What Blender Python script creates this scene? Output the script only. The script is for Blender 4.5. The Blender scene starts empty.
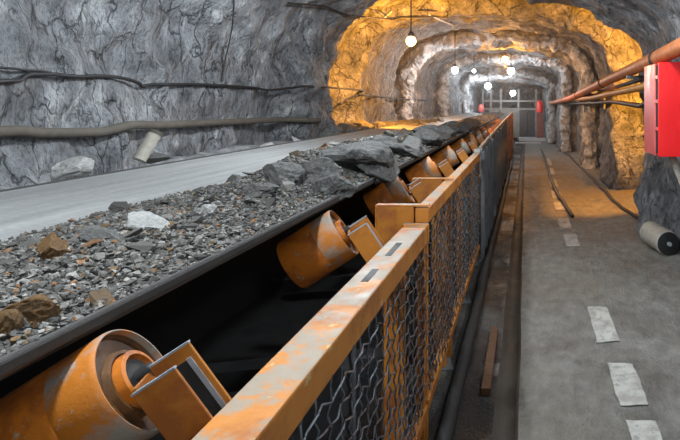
import bpy, bmesh, math, random
import numpy as np
from mathutils import Vector, Matrix, noise
from mathutils.bvhtree import BVHTree

# ------------------------------------------------------------------ camera, world, exposure
scn = bpy.context.scene
COL = scn.collection
F = 560.0                       # focal length in pixels of a 680 px wide frame
VX, VY = 526.0, 103.0           # where the tunnel axis vanishes
EYE = 1.7
cam_d = bpy.data.cameras.new('camera')
cam = bpy.data.objects.new('camera', cam_d)
COL.objects.link(cam)
cam.location = (0, 0, EYE)
cam.rotation_euler = (math.pi / 2, 0, 0)
cam_d.sensor_width = 36.0
cam_d.lens = 36.0 * F / 680.0
cam_d.shift_x = -(VX - 340.0) / 680.0
cam_d.shift_y = -(220.0 - VY) / 680.0
cam_d.clip_start = 0.02
cam_d.clip_end = 200
scn.camera = cam

world = bpy.data.worlds.new('world')
scn.world = world
world.use_nodes = True
world.node_tree.nodes['Background'].inputs[0].default_value = (0.5, 0.56, 0.65, 1)
world.node_tree.nodes['Background'].inputs[1].default_value = 0.02

scn.view_settings.view_transform = 'Standard'
scn.view_settings.look = 'None'
scn.view_settings.gamma = 1
scn.view_settings.use_curve_mapping = False
scn.view_settings.exposure = 0.0

WARM = (1.0, 0.39, 0.035)
COOL = (0.85, 0.935, 1.0)
P_NEAR = 200.0       # watts of the added, unseen fill lamps
P_WARM = 620.0
P_FAR = 82.0

random.seed(7)
rng = np.random.default_rng(11)


# ------------------------------------------------------------------ helpers
def W(X, Y, d):
    """X across, Y along, d below the eye"""
    return Vector((X, Y, EYE - d))


def PY(x, y, Y):
    return Vector(((x - VX) / F * Y, Y, EYE - (y - VY) / F * Y))


def tag(o, label=None, cat=None, group=None, kind=None):
    if label: o['label'] = label
    if cat: o['category'] = cat
    if group: o['group'] = group
    if kind: o['kind'] = kind
    return o


class MB:
    """collects shapes, then links them as one mesh object"""
    def __init__(self):
        self.v = []
        self.f = []

    def add(self, vs, fs):
        b = len(self.v)
        self.v += [tuple(p) for p in vs]
        self.f += [tuple(i + b for i in q) for q in fs]
        return self

    def box(self, x0, x1, y0, y1, z0, z1, M=None):
        vs = [Vector((x, y, z)) for z in (z0, z1) for (x, y) in ((x0, y0), (x1, y0), (x1, y1), (x0, y1))]
        if M is not None: vs = [M @ p for p in vs]
        return self.add(vs, [(3, 2, 1, 0), (4, 5, 6, 7), (0, 1, 5, 4), (1, 2, 6, 5), (2, 3, 7, 6), (3, 0, 4, 7)])

    def tube(self, pts, r, n=8, cap=True):
        pts = [Vector(p) for p in pts]
        rr = r if isinstance(r, (list, tuple)) else [r] * len(pts)
        vs = []
        prev = None
        for i, p in enumerate(pts):
            t = (pts[min(i + 1, len(pts) - 1)] - pts[max(i - 1, 0)]).normalized()
            if prev is None:
                a = Vector((0, 0, 1)) if abs(t.z) < 0.9 else Vector((1, 0, 0))
                u = t.cross(a).normalized()
            else:
                u = (prev - t * prev.dot(t)).normalized()
            prev = u
            w = t.cross(u)
            for k in range(n):
                a = 2 * math.pi * k / n
                vs.append(p + (u * math.cos(a) + w * math.sin(a)) * rr[i])
        fs = []
        for i in range(len(pts) - 1):
            for k in range(n):
                k2 = (k + 1) % n
                fs.append((i * n + k, i * n + k2, (i + 1) * n + k2, (i + 1) * n + k))
        if cap:
            fs.append(tuple(range(n - 1, -1, -1)))
            m = (len(pts) - 1) * n
            fs.append(tuple(m + k for k in range(n)))
        return self.add(vs, fs)

    def lathe(self, prof, M, n=40, caps=True):
        """prof: (axial, radius) pairs, axis = local x of M"""
        vs = []
        for (a, r) in prof:
            for k in range(n):
                t = 2 * math.pi * k / n
                vs.append(M @ Vector((a, r * math.cos(t), r * math.sin(t))))
        fs = []
        for i in range(len(prof) - 1):
            for k in range(n):
                k2 = (k + 1) % n
                fs.append((i * n + k, i * n + k2, (i + 1) * n + k2, (i + 1) * n + k))
        if caps:
            fs.append(tuple(range(n)))
            m = (len(prof) - 1) * n
            fs.append(tuple(m + k for k in range(n - 1, -1, -1)))
        return self.add(vs, fs)

    def build(self, name, mat, parent=None, smooth=False, bevel=0.0, off=None):
        me = bpy.data.meshes.new(name)
        vs = self.v
        if off is not None: vs = [tuple(Vector(p) - off) for p in vs]
        me.from_pydata(vs, [], self.f)
        bm = bmesh.new(); bm.from_mesh(me)
        bmesh.ops.recalc_face_normals(bm, faces=bm.faces)
        bm.to_mesh(me); bm.free()
        me.materials.append(mat)
        o = bpy.data.objects.new(name, me)
        COL.objects.link(o)
        if parent is not None: o.parent = parent
        if smooth:
            me.polygons.foreach_set('use_smooth', [True] * len(me.polygons))
            try: me.set_sharp_from_angle(angle=math.radians(40))
            except Exception: pass
        if bevel:
            b = o.modifiers.new('bevel', 'BEVEL'); b.width = bevel; b.segments = 2; b.limit_method = 'ANGLE'
        return o


def empty(name, loc):
    o = bpy.data.objects.new(name, None)
    COL.objects.link(o)
    o.location = loc
    o.empty_display_size = 0.1
    return o


def copy_tree(o, parent=None):
    c = o.copy(); COL.objects.link(c); c.parent = parent
    for ch in o.children:
        copy_tree(ch, c)
    return c


# ------------------------------------------------------------------ materials
class NT:
    def __init__(self, name):
        self.m = bpy.data.materials.new(name)
        self.m.use_nodes = True
        self.t = self.m.node_tree
        self.b = self.t.nodes['Principled BSDF']
        self.tc = self.t.nodes.new('ShaderNodeTexCoord')

    def n(self, kind, **kw):
        x = self.t.nodes.new('ShaderNode' + kind)
        for k, v in kw.items():
            if hasattr(x, k) and k not in x.inputs: setattr(x, k, v)
            else: x.inputs[k].default_value = v
        return x

    def l(self, a, b): self.t.links.new(a, b)

    def noise(self, scale, detail=5, rough=0.6, vec=None, dist=0.0):
        x = self.n('TexNoise')
        x.inputs['Scale'].default_value = scale
        x.inputs['Detail'].default_value = detail
        x.inputs['Roughness'].default_value = rough
        x.inputs['Distortion'].default_value = dist
        self.l(vec if vec is not None else self.tc.outputs['Object'], x.inputs['Vector'])
        return x.outputs['Fac']

    def mapping(self, rot=(0, 0, 0), scale=(1, 1, 1), src=None):
        x = self.n('Mapping')
        x.inputs['Rotation'].default_value = rot
        x.inputs['Scale'].default_value = scale
        self.l(src if src is not None else self.tc.outputs['Object'], x.inputs['Vector'])
        return x.outputs['Vector']

    def ramp(self, fac, stops, interp='LINEAR'):
        x = self.n('ValToRGB')
        r = x.color_ramp
        r.interpolation = interp
        while len(r.elements) < len(stops): r.elements.new(0.5)
        for e, (p, c) in zip(r.elements, stops):
            e.position = p
            e.color = (c, c, c, 1) if isinstance(c, (int, float)) else (*c, 1)
        self.l(fac, x.inputs['Fac'])
        return x.outputs['Color']

    def mix(self, fac, a, b, mode='MIX'):
        x = self.n('MixRGB', blend_type=mode)
        for i, s in enumerate((fac, a, b)):
            if hasattr(s, 'is_output'): self.l(s, x.inputs[i])
            elif isinstance(s, (int, float)): x.inputs[i].default_value = s if i == 0 else (s, s, s, 1)
            else: x.inputs[i].default_value = (*s, 1)
        return x.outputs['Color']

    def math(self, op, a, b=0.0):
        x = self.n('Math', operation=op)
        for i, s in enumerate((a, b)):
            if hasattr(s, 'is_output'): self.l(s, x.inputs[i])
            else: x.inputs[i].default_value = s
        return x.outputs[0]

    def bump(self, h, strength=0.5, dist=0.02):
        x = self.n('Bump')
        x.inputs['Strength'].default_value = strength
        x.inputs['Distance'].default_value = dist
        self.l(h, x.inputs['Height'])
        self.l(x.outputs['Normal'], self.b.inputs['Normal'])

    def col(self, c):
        if hasattr(c, 'is_output'): self.l(c, self.b.inputs['Base Color'])
        else: self.b.inputs['Base Color'].default_value = (*c, 1)

    def rough(self, r):
        if hasattr(r, 'is_output'): self.l(r, self.b.inputs['Roughness'])
        else: self.b.inputs['Roughness'].default_value = r

    def metal(self, v): self.b.inputs['Metallic'].default_value = v


M = {}


def mk_rockwall():
    k = NT('mine_rock')
    st = k.mapping(rot=(math.radians(-24), 0, 0), scale=(1.0, 1.7, 0.8))
    n1 = k.noise(1.6, 10, 0.66)
    n2 = k.noise(5.0, 10, 0.66, st)
    n3 = k.noise(24, 5, 0.65, st)
    # short fissures: distorted cell edges, longer up and down than along
    dv = k.n('VectorMath', operation='ADD')
    ns = k.n('TexNoise'); ns.inputs['Scale'].default_value = 3.0; ns.inputs['Detail'].default_value = 6
    k.l(st, ns.inputs['Vector'])
    sc = k.n('VectorMath', operation='SCALE'); sc.inputs['Scale'].default_value = 0.55
    k.l(ns.outputs['Color'], sc.inputs[0])
    k.l(k.mapping(rot=(math.radians(-24), 0, 0), scale=(1.0, 1.9, 0.7)), dv.inputs[0]); k.l(sc.outputs[0], dv.inputs[1])
    def cells(scale, w):
        v = k.n('TexVoronoi', feature='DISTANCE_TO_EDGE')
        v.inputs['Scale'].default_value = scale
        k.l(dv.outputs[0], v.inputs['Vector'])
        return k.ramp(v.outputs['Distance'], [(0.0, 0.0), (w, 1.0)])
    c1 = cells(2.6, 0.035); c2 = cells(7.0, 0.06)
    gate = k.ramp(k.noise(2.1, 3, 0.5), [(0.36, 0.0), (0.5, 1.0)])
    f1 = k.mix(gate, 1.0, c1); f2 = k.mix(k.ramp(k.noise(3.3, 3, 0.5), [(0.45, 0.0), (0.6, 1.0)]), 1.0, c2)
    h = k.math('ADD', k.math('MULTIPLY', n1, 0.5), k.math('MULTIPLY', n2, 0.5))
    c = k.ramp(h, [(0.34, (0.07, 0.074, 0.08)), (0.45, (0.19, 0.197, 0.207)), (0.54, (0.31, 0.318, 0.33)), (0.64, (0.62, 0.63, 0.64))])
    c = k.mix(0.55, c, k.ramp(n3, [(0.38, 0.2), (0.48, 1.0)]), 'MULTIPLY')
    c = k.mix(0.75, c, f1, 'MULTIPLY')
    c = k.mix(0.5, c, f2, 'MULTIPLY')
    k.col(c)
    k.rough(k.ramp(n1, [(0.3, 0.5), (0.7, 0.8)]))
    hh = k.math('ADD', k.math('MULTIPLY', n1, 0.8), k.math('MULTIPLY', n2, 0.8))
    hh = k.math('ADD', hh, k.math('MULTIPLY', f1, 0.16))
    hh = k.math('ADD', hh, k.math('MULTIPLY', f2, 0.08))
    hh = k.math('ADD', hh, k.math('MULTIPLY', n3, 0.30))
    k.bump(hh, 1.0, 0.14)
    return k.m


def mk_floor():
    k = NT('floor_concrete')
    n1 = k.noise(1.1, 6, 0.6)
    n2 = k.noise(9, 8, 0.7, k.mapping(scale=(1, 0.6, 1)))
    n3 = k.noise(60, 4, 0.6)
    h = k.math('ADD', k.math('MULTIPLY', n1, 0.5), k.math('MULTIPLY', n2, 0.5))
    c = k.ramp(h, [(0.33, (0.10, 0.092, 0.078)), (0.5, (0.24, 0.226, 0.20)), (0.66, (0.40, 0.38, 0.345))])
    c = k.mix(k.ramp(k.noise(0.55, 3), [(0.5, 0.0), (0.66, 0.6)]), c, (0.20, 0.165, 0.11))
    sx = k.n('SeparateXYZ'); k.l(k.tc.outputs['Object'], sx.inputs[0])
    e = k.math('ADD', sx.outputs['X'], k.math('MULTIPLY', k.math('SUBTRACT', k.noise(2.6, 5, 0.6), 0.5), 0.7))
    fence_shade = k.math('MULTIPLY', k.ramp(k.math('ADD', e, 0.5), [(0.30, 1.0), (0.44, 0.0)]), k.ramp(k.noise(1.3, 3, 0.5), [(0.32, 0.6), (0.5, 1.0)]))
    c = k.mix(fence_shade, c, (0.022, 0.019, 0.016))  # the fence's shadow painted into the floor as a near-black strip
    k.col(c)
    k.rough(k.ramp(n1, [(0.35, 0.42), (0.6, 0.8)]))
    k.bump(k.math('ADD', n2, k.math('MULTIPLY', n3, 0.5)), 1.0, 0.06)
    return k.m


def mk_simple(name, col, rough=0.6, metal=0.0, var=0.3, scale=12, bump=0.25, bd=0.004):
    k = NT(name)
    n = k.noise(scale, 6, 0.65)
    lo = tuple(max(0, x * (1 - var)) for x in col)
    hi = tuple(min(1, x * (1 + var)) for x in col)
    k.col(k.ramp(n, [(0.3, lo), (0.7, hi)]))
    k.rough(k.ramp(n, [(0.3, max(0.05, rough - 0.12)), (0.7, min(1, rough + 0.12))]))
    k.metal(metal)
    if bump: k.bump(k.noise(scale * 3, 5, 0.65), bump, bd)
    return k.m


def mk_paint(name, base, rust, worn, scale=7, worn_at=0.62, dust=0.0, dustcol=(0.42, 0.38, 0.32)):
    k = NT(name)
    geo = k.n('NewGeometry')
    pos = k.n('VectorMath', operation='ADD')
    k.l(geo.outputs['Position'], pos.inputs[0])
    n1 = k.noise(scale, 8, 0.68, pos.outputs[0])
    n2 = k.noise(scale * 2.7, 6, 0.7, pos.outputs[0])
    c = k.mix(k.ramp(n1, [(0.46, 0.0), (0.60, 1.0)]), base, rust)
    c = k.mix(k.ramp(n2, [(worn_at, 0.0), (worn_at + 0.05, 1.0)]), c, worn)
    if dust:
        sep = k.n('SeparateXYZ'); k.l(geo.outputs['Normal'], sep.inputs[0])
        up = k.ramp(sep.outputs['Z'], [(0.75, 0.0), (0.95, dust)])
        n4 = k.noise(scale * 1.3, 7, 0.7, pos.outputs[0])
        c = k.mix(k.math('MULTIPLY', up, k.ramp(n4, [(0.44, 0.0), (0.52, 1.0)])), c, dustcol)
    k.col(c)
    k.rough(k.ramp(n2, [(0.3, 0.42), (0.7, 0.72)]))
    k.bump(n2, 0.35, 0.006)
    return k.m


def mk_gravel(name, island):
    k = NT(name)
    if island:
        g = k.n('NewGeometry'); r = g.outputs['Random Per Island']
    else:
        g = k.n('ObjectInfo'); r = g.outputs['Random']
    n = k.noise(22, 6, 0.7)
    c = k.ramp(r, [(0.0, (0.04, 0.037, 0.033)), (0.25, (0.08, 0.075, 0.067)), (0.6, (0.135, 0.127, 0.115)), (0.80, (0.20, 0.19, 0.172)),
                   (0.90, (0.29, 0.275, 0.25)), (0.92, (0.11, 0.07, 0.033)), (0.97, (0.16, 0.085, 0.032)), (1.0, (0.24, 0.10, 0.035))], 'LINEAR')
    k.col(k.mix(0.55, c, k.ramp(n, [(0.3, 0.3), (0.7, 1.35)]), 'MULTIPLY'))
    k.rough(0.78)
    k.bump(n, 0.7, 0.012)
    return k.m


def mk_lump(name, c0, c1, c2, sc=9, rough=0.7):
    k = NT(name)
    n = k.noise(sc, 8, 0.7)
    k.col(k.ramp(n, [(0.3, c0), (0.5, c1), (0.72, c2)]))
    k.rough(rough)
    k.bump(k.noise(sc * 2.2, 7, 0.7), 0.8, 0.02)
    return k.m


def mk_emit(name, col, s):
    k = NT(name)
    k.col((0.9, 0.9, 0.9))
    k.b.inputs['Emission Color'].default_value = (*col, 1)
    k.b.inputs['Emission Strength'].default_value = s
    return k.m


def mk_belt():
    k = NT('belt_rubber_dusty')
    st = k.mapping(scale=(7, 0.35, 7))
    n = k.noise(1.6, 6, 0.6, st)
    n2 = k.noise(40, 5, 0.65)
    c = k.ramp(n, [(0.25, (0.17, 0.172, 0.172)), (0.5, (0.27, 0.268, 0.26)), (0.75, (0.38, 0.372, 0.36))])
    k.col(k.mix(0.3, c, k.ramp(n2, [(0.35, 0.5), (0.6, 1.0)]), 'MULTIPLY'))
    k.rough(0.62)
    k.bump(n2, 0.25, 0.004)
    return k.m


M['rock'] = mk_rockwall()
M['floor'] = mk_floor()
M['gutter'] = mk_simple('wet_gutter_mud', (0.035, 0.028, 0.02), 0.7, 0, 0.4, 6, 0.5, 0.01)  # dark tone that paints the rail's shadow along the sunken strip
M['belt'] = mk_belt()
M['rubble'] = mk_lump('packed_rubble', (0.10, 0.10, 0.105), (0.26, 0.26, 0.265), (0.45, 0.45, 0.45), 7, 0.8)
M['belt_edge'] = mk_simple('belt_edge_rubber', (0.035, 0.034, 0.032), 0.7, 0, 0.35, 20)
M['under'] = mk_simple('coal_dust', (0.02, 0.02, 0.02), 0.9, 0, 0.4, 8)  # the belt's shade painted black onto the ground and bank face
M['gravel'] = mk_gravel('crushed_ore', True)
M['gravel_one'] = mk_gravel('ore_stone', False)
M['bed'] = mk_lump('ore_fines', (0.04, 0.037, 0.033), (0.09, 0.085, 0.076), (0.16, 0.152, 0.14), 30, 0.9)
M['lump_dark'] = mk_lump('dark_ore_lump', (0.025, 0.024, 0.022), (0.07, 0.067, 0.062), (0.17, 0.165, 0.155))
M['lump_grey'] = mk_lump('grey_ore_lump', (0.045, 0.043, 0.04), (0.12, 0.116, 0.108), (0.26, 0.252, 0.236))
M['lump_pale'] = mk_lump('pale_rock', (0.30, 0.29, 0.275), (0.46, 0.45, 0.43), (0.6, 0.585, 0.56), 6)
M['lump_brown'] = mk_lump('rust_brown_rock', (0.04, 0.025, 0.014), (0.19, 0.09, 0.02), (0.33, 0.19, 0.06), 14)
M['orange'] = mk_paint('orange_paint', (0.42, 0.15, 0.014), (0.28, 0.085, 0.012), (0.50, 0.30, 0.13), 6, 0.66)
M['orange_dusty'] = mk_paint('orange_paint_dusty', (0.46, 0.165, 0.018), (0.32, 0.10, 0.014), (0.55, 0.33, 0.14), 5, 0.62, 0.92, (0.25, 0.215, 0.165))
M['rail_grey'] = mk_paint('galvanised_dusty', (0.22, 0.215, 0.2), (0.15, 0.13, 0.11), (0.36, 0.35, 0.33), 8, 0.62)
M['drum'] = mk_paint('drum_rust', (0.50, 0.145, 0.010), (0.28, 0.075, 0.010), (0.33, 0.25, 0.16), 9, 0.60)
M['drum_worn'] = mk_paint('drum_polished', (0.46, 0.145, 0.012), (0.27, 0.24, 0.20), (0.33, 0.31, 0.28), 8, 0.62)
M['disc'] = mk_paint('disc_brown', (0.13, 0.055, 0.014), (0.05, 0.024, 0.01), (0.24, 0.15, 0.07), 9, 0.64)
M['rust_dark'] = mk_paint('dull_rust', (0.085, 0.036, 0.016), (0.05, 0.024, 0.013), (0.11, 0.07, 0.045), 9, 0.64)
M['black'] = mk_simple('black_rubber', (0.014, 0.014, 0.014), 0.65, 0, 0.4, 15)
M['edge_pale'] = mk_simple('bare_steel_edge', (0.38, 0.43, 0.48), 0.4, 0.4, 0.2, 20)  # pale tone; also paints the light along the bracket's top edges
M['wire'] = mk_simple('mesh_wire', (0.16, 0.175, 0.19), 0.32, 0.7, 0.45, 25, 0)
M['steel'] = mk_simple('dark_steel', (0.10, 0.105, 0.11), 0.5, 0.3, 0.4, 9)
M['sheet'] = mk_simple('grey_sheet_steel', (0.17, 0.165, 0.155), 0.55, 0.2, 0.35, 6)
M['hose_tan'] = mk_simple('dusty_hose', (0.095, 0.082, 0.065), 0.8, 0, 0.3, 14)
M['cable'] = mk_simple('black_cable', (0.014, 0.014, 0.015), 0.6, 0, 0.4, 14)
M['red'] = mk_simple('red_enamel', (0.80, 0.010, 0.012), 0.38, 0, 0.06, 3, 0.05)
M['red_side'] = mk_simple('faded_red_enamel', (0.66, 0.12, 0.11), 0.4, 0, 0.2, 6, 0.1)  # lamp light on the cabinet side put into a paler red; lens reuses it
M['red_dull'] = mk_simple('dull_red', (0.20, 0.05, 0.045), 0.6, 0, 0.3, 6)
M['pipe'] = mk_paint('pipe_orange_rust', (0.55, 0.18, 0.055), (0.42, 0.13, 0.05), (0.60, 0.30, 0.18), 8, 0.62)
M['pipe_yellow'] = mk_paint('pipe_ochre', (0.58, 0.27, 0.05), (0.42, 0.17, 0.03), (0.6, 0.36, 0.14), 8, 0.62)
M['white'] = mk_paint('worn_white_paint', (0.44, 0.43, 0.39), (0.29, 0.28, 0.25), (0.26, 0.25, 0.23), 7, 0.56)
M['tan'] = mk_simple('tan_tube', (0.40, 0.37, 0.31), 0.7, 0, 0.25, 18)
M['pale_steel'] = mk_simple('pale_steel', (0.42, 0.43, 0.44), 0.45, 0.3, 0.25, 8)
M['glass'] = mk_simple('dusty_glass', (0.45, 0.5, 0.52), 0.25, 0, 0.2, 5, 0)
M['emit_warm'] = mk_emit('bulb_warm', (1.0, 0.50, 0.12), 8)
M['emit_cool'] = mk_emit('bulb_cool', (0.9, 0.96, 1.0), 30)
M['dark_door'] = mk_simple('dark_door_steel', (0.03, 0.032, 0.035), 0.6, 0.1, 0.3, 4)


# ------------------------------------------------------------------ tunnel shell
XC, AW, ZS, BH, NEXP = -0.72, 2.35, EYE + 0.35, 1.28, 2.7
STEPS = [(-9, 0.0), (6.9, 0.0), (7.4, -0.26), (8.0, -0.32), (8.2, 0.36), (10.2, 0.46), (10.4, -0.02), (11.0, 0.02), (13.2, 0.12), (14.35, 0.30), (14.55, -0.16), (15.2, -0.14), (15.5, 0.10),
         (19.2, 0.05), (19.4, -0.48), (20.2, -0.48), (20.5, -0.3), (23.4, -0.34), (23.6, -0.78), (40, -0.8)]
STEPS_RIGHT = [(-9, 0.06), (6.4, 0.06), (7.5, 0.02), (8.0, 0.0), (8.2, 0.46), (10.2, 0.56)] + STEPS[6:]
STEPS_ROOF = [(-9, 0.0), (6.9, 0.0), (7.5, -0.08), (8.0, -0.10), (8.2, 0.30), (10.2, 0.38), (10.4, 0.0), (11.0, 0.06), (13.2, 0.16), (14.35, 0.26), (14.55, -0.14), (15.2, -0.12), (15.5, 0.1),
         (19.2, 0.1), (19.4, -0.22), (20.2, -0.22), (20.5, -0.05), (23.4, -0.1), (23.6, -0.68), (40, -0.7)]


def step_off(y, S):
    for (a, oa), (b, ob) in zip(S, S[1:]):
        if y <= b:
            t = max(0.0, (y - a) / (b - a))
            t = t * t * (3 - 2 * t)
            return oa + (ob - oa) * t
    return S[-1][1]


def profile(n_wall, n_arc):
    pts = []
    for i in range(n_wall):
        pts.append((XC - AW, -0.15 + (ZS + 0.15) * i / n_wall))
    for i in range(n_arc + 1):
        t = math.pi * i / n_arc
        c, s = math.cos(t), math.sin(t)
        x = XC - AW * math.copysign(abs(c) ** (2 / NEXP), c)
        z = ZS + BH * abs(s) ** (2 / NEXP)
        pts.append((x, z))
    for i in range(n_wall - 1, -1, -1):
        pts.append((XC + AW, -0.15 + (ZS + 0.15) * i / n_wall))
    # resample evenly
    P = np.array(pts)
    d = np.concatenate([[0], np.cumsum(np.linalg.norm(np.diff(P, axis=0), axis=1))])
    N = 250
    s = np.linspace(0, d[-1], N)
    P = np.stack([np.interp(s, d, P[:, 0]), np.interp(s, d, P[:, 1])], 1)
    T = np.gradient(P, axis=0)
    T = np.array([np.mean(T[max(0, i - 4):i + 5], axis=0) for i in range(N)])
    T /= np.linalg.norm(T, axis=1)[:, None]
    Nrm = np.stack([-T[:, 1], T[:, 0]], 1)      # outward
    return P, Nrm


PRO, NRM = profile(30, 120)
ys = []
y = -6.0
while y < 31:
    ys.append(y)
    y += 0.1 if y < 2.8 else (0.036 if y < 11 else (0.06 if y < 15 else 0.09))


def rock_disp(x, y, z):
    """outward displacement in metres"""
    p = Vector((x, y, z))
    q = Vector((x * 0.9, y * 0.75 + z * 0.45, z * 0.8 - y * 0.2))
    a = noise.noise(p * 0.55) * 0.14
    b = (noise.ridged_multi_fractal(q * 1.15, 0.9, 2.1, 4, 1.0, 2.0) - 1.0) * -0.085
    c = noise.fractal(p * 4.2, 0.8, 2.1, 3) * 0.040
    cell = noise.voronoi(q * 1.4)[0]
    e = (cell[1] - cell[0]) * 0.12 - 0.05
    return a + b + c - e


NC = len(PRO)
grid = np.zeros((len(ys), NC, 3))
for i, y in enumerate(ys):
    for j in range(NC):
        px, pz = PRO[j]
        ox, oz = NRM[j]
        yj = y + noise.noise(Vector((px * 0.9, 3.1, pz * 0.9))) * 0.35 + noise.noise(Vector((px * 3, 9.1, pz * 3))) * 0.14
        wr = min(1.0, max(0.0, (oz - 0.2) / 0.6))
        o = step_off(yj, STEPS_RIGHT if px > XC else STEPS) * (1 - wr) + step_off(yj, STEPS_ROOF) * wr
        dd = o + rock_disp(px, y, pz)
        grid[i, j] = (px + ox * dd, y, pz + oz * dd)

BVH_V, BVH_F = [], []


def strip(name, j0, j1):
    g = grid[:, j0:j1 + 1]
    ni, nj = g.shape[:2]
    v = g.reshape(-1, 3)
    I, J = np.meshgrid(np.arange(ni - 1), np.arange(nj - 1), indexing='ij')
    a = (I * nj + J).ravel()
    f = np.stack([a, a + 1, a + nj + 1, a + nj], 1)
    me = bpy.data.meshes.new(name)
    me.from_pydata(v.tolist(), [], f.tolist())
    me.materials.append(M['rock'])
    me.polygons.foreach_set('use_smooth', [True] * len(me.polygons))
    o = bpy.data.objects.new(name, me); COL.objects.link(o)
    b = len(BVH_V)
    BVH_V.extend(v.tolist()); BVH_F.extend((f + b).tolist())
    return o


JA, JB = 82, NC - 83
tag(strip('wall_left', 0, JA), 'rough grey rock side wall behind the conveyor', None, None, 'structure')
tag(strip('ceiling', JA, JB), 'rough arched rock roof of the mine tunnel', None, None, 'structure')
tag(strip('wall_right', JB, NC - 1), 'rough rock side wall beside the walkway', None, None, 'structure')
SHELL = BVHTree.FromPolygons(BVH_V, BVH_F)
CAMP = Vector((0, 0, EYE))


def on_wall(x, y, off):
    """the rock seen at a pixel, moved off it by `off`"""
    d = Vector(((x - VX) / F, 1.0, -(y - VY) / F)).normalized()
    h = SHELL.ray_cast(CAMP, d)
    if h[0] is None: return PY(x, y, 9)
    n = h[1]
    if n.dot(d) > 0: n = -n
    return h[0] + n * off


def end_cap(name, y, label):
    m = MB()
    g = grid[0] if y < 0 else grid[-1]
    n = 24
    vs = []; fs = []
    c = Vector((XC, y, 1.6))
    for k in range(n + 1):
        for j in range(NC):
            p = Vector(g[j]); q = c.lerp(p, k / n)
            if k < n: q.y += noise.fractal(q * 1.5, 0.8, 2.0, 4) * 0.15
            vs.append(q)
    for k in range(n):
        for j in range(NC - 1):
            fs.append((k * NC + j, k * NC + j + 1, (k + 1) * NC + j + 1, (k + 1) * NC + j))
    m.add(vs, fs)
    o = m.build(name, M['rock'])
    tag(o, label, None, None, 'structure')


end_cap('wall_end', 31, 'rock face closing the far end of the tunnel')
end_cap('wall_back', -6, 'rock face closing the tunnel behind the camera')


# pale rims added to paint the lamp light on the far arch edges
M['shotcrete'] = mk_lump('sprayed_concrete', (0.12, 0.125, 0.13), (0.34, 0.35, 0.36), (0.66, 0.67, 0.68), 4.5, 0.75)  # lit rock edge painted in as a lighter tone
for q, (yr, ow, orf, rad) in enumerate(((14.45, 0.03, 0.05, 0.17), (19.3, -0.28, -0.03, 0.17), (23.5, -0.56, -0.45, 0.15))):
    m = MB()
    J = list(range(4, NC - 4))
    nk = 18
    vs = []; fs = []
    for j in J:
        pxx, pzz = PRO[j]; ox, oz = NRM[j]
        wr = min(1.0, max(0.0, (oz - 0.2) / 0.6))
        dd = ow * (1 - wr) + orf * wr + 0.10 * noise.noise(Vector((pxx * 1.3, yr, pzz * 1.3)))
        c = Vector((pxx + ox * dd, yr + 0.2 * noise.noise(Vector((pxx * 1.1, yr * 2, pzz))), pzz + oz * dd))
        for kk in range(nk):
            t = 2 * math.pi * kk / nk
            d = Vector((ox * math.cos(t), 1.5 * math.sin(t), oz * math.cos(t)))
            p = c + d * rad
            r_ = rad * (1 + 0.55 * noise.noise(p * 1.9) + 0.5 * noise.fractal(p * 4.5, 0.8, 2, 3))
            vs.append(c + d * max(0.05, r_))
    for i in range(len(J) - 1):
        for kk in range(nk):
            k2 = (kk + 1) % nk
            fs.append((i * nk + kk, i * nk + k2, (i + 1) * nk + k2, (i + 1) * nk + kk))
    m.add(vs, fs)
    o = m.build('trim_%d' % (q + 1), M['shotcrete'])
    tag(o, ['pale lumpy rim around the second rock arch', 'pale lumpy rim around the third rock arch', 'pale lumpy rim around the arch before the gate'][q], None, None, 'structure')


# floor; a sunken dark strip beside the fence paints the rail's shadow
def make_floor():
    xs = list(np.arange(-0.9, 2.35, 0.065))
    for a, b in ((-0.175, -0.155), (-0.06, -0.04)):
        xs += [a, b]
    xs = sorted(set([round(float(x), 4) for x in xs]))
    yy = list(np.arange(-6, 2, 0.25)) + list(np.arange(2, 12, 0.06)) + list(np.arange(12, 31.2, 0.16))
    vs = []
    for y in yy:
        gx = 0.02 * noise.noise(Vector((0, y * 0.9, 4)))
        for x in xs:
            h = 0.028 * noise.fractal(Vector((x * 1.3, y * 0.8, 0)), 0.8, 2, 3) + 0.010 * noise.fractal(Vector((x * 7, y * 6, 2)), 0.8, 2, 3)
            xx = x
            if -0.18 <= x <= -0.03:
                xx = x + gx
            if -0.156 <= x <= -0.059: h -= 0.025
            if x > 1.1: h += 0.10 * (x - 1.1) ** 1.5
            vs.append((xx, y, h))
    nx = len(xs)
    fs = []; mi = []
    for i in range(len(yy) - 1):
        for j in range(nx - 1):
            fs.append((i * nx + j, i * nx + j + 1, (i + 1) * nx + j + 1, (i + 1) * nx + j))
            xm = (xs[j] + xs[j + 1]) / 2
            mi.append(1 if -0.176 < xm < -0.039 else 0)
    me = bpy.data.meshes.new('floor')
    me.from_pydata(vs, [], fs)
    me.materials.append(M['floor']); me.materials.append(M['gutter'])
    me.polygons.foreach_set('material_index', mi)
    me.polygons.foreach_set('use_smooth', [True] * len(fs))
    o = bpy.data.objects.new('floor', me); COL.objects.link(o)
    tag(o, 'dusty concrete walkway with a wet gutter groove', None, None, 'structure')


make_floor()
m = MB()
vs = []; fs = []
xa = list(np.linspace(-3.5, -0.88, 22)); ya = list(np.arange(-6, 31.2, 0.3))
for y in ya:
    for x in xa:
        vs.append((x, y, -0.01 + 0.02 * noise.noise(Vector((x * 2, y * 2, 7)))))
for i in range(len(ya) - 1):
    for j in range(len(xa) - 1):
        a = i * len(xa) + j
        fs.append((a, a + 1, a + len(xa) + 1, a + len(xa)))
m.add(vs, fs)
tag(m.build('floor_under_belt', M['under'], smooth=True), 'black dusty ground under the conveyor belt', None, None, 'structure')

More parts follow.
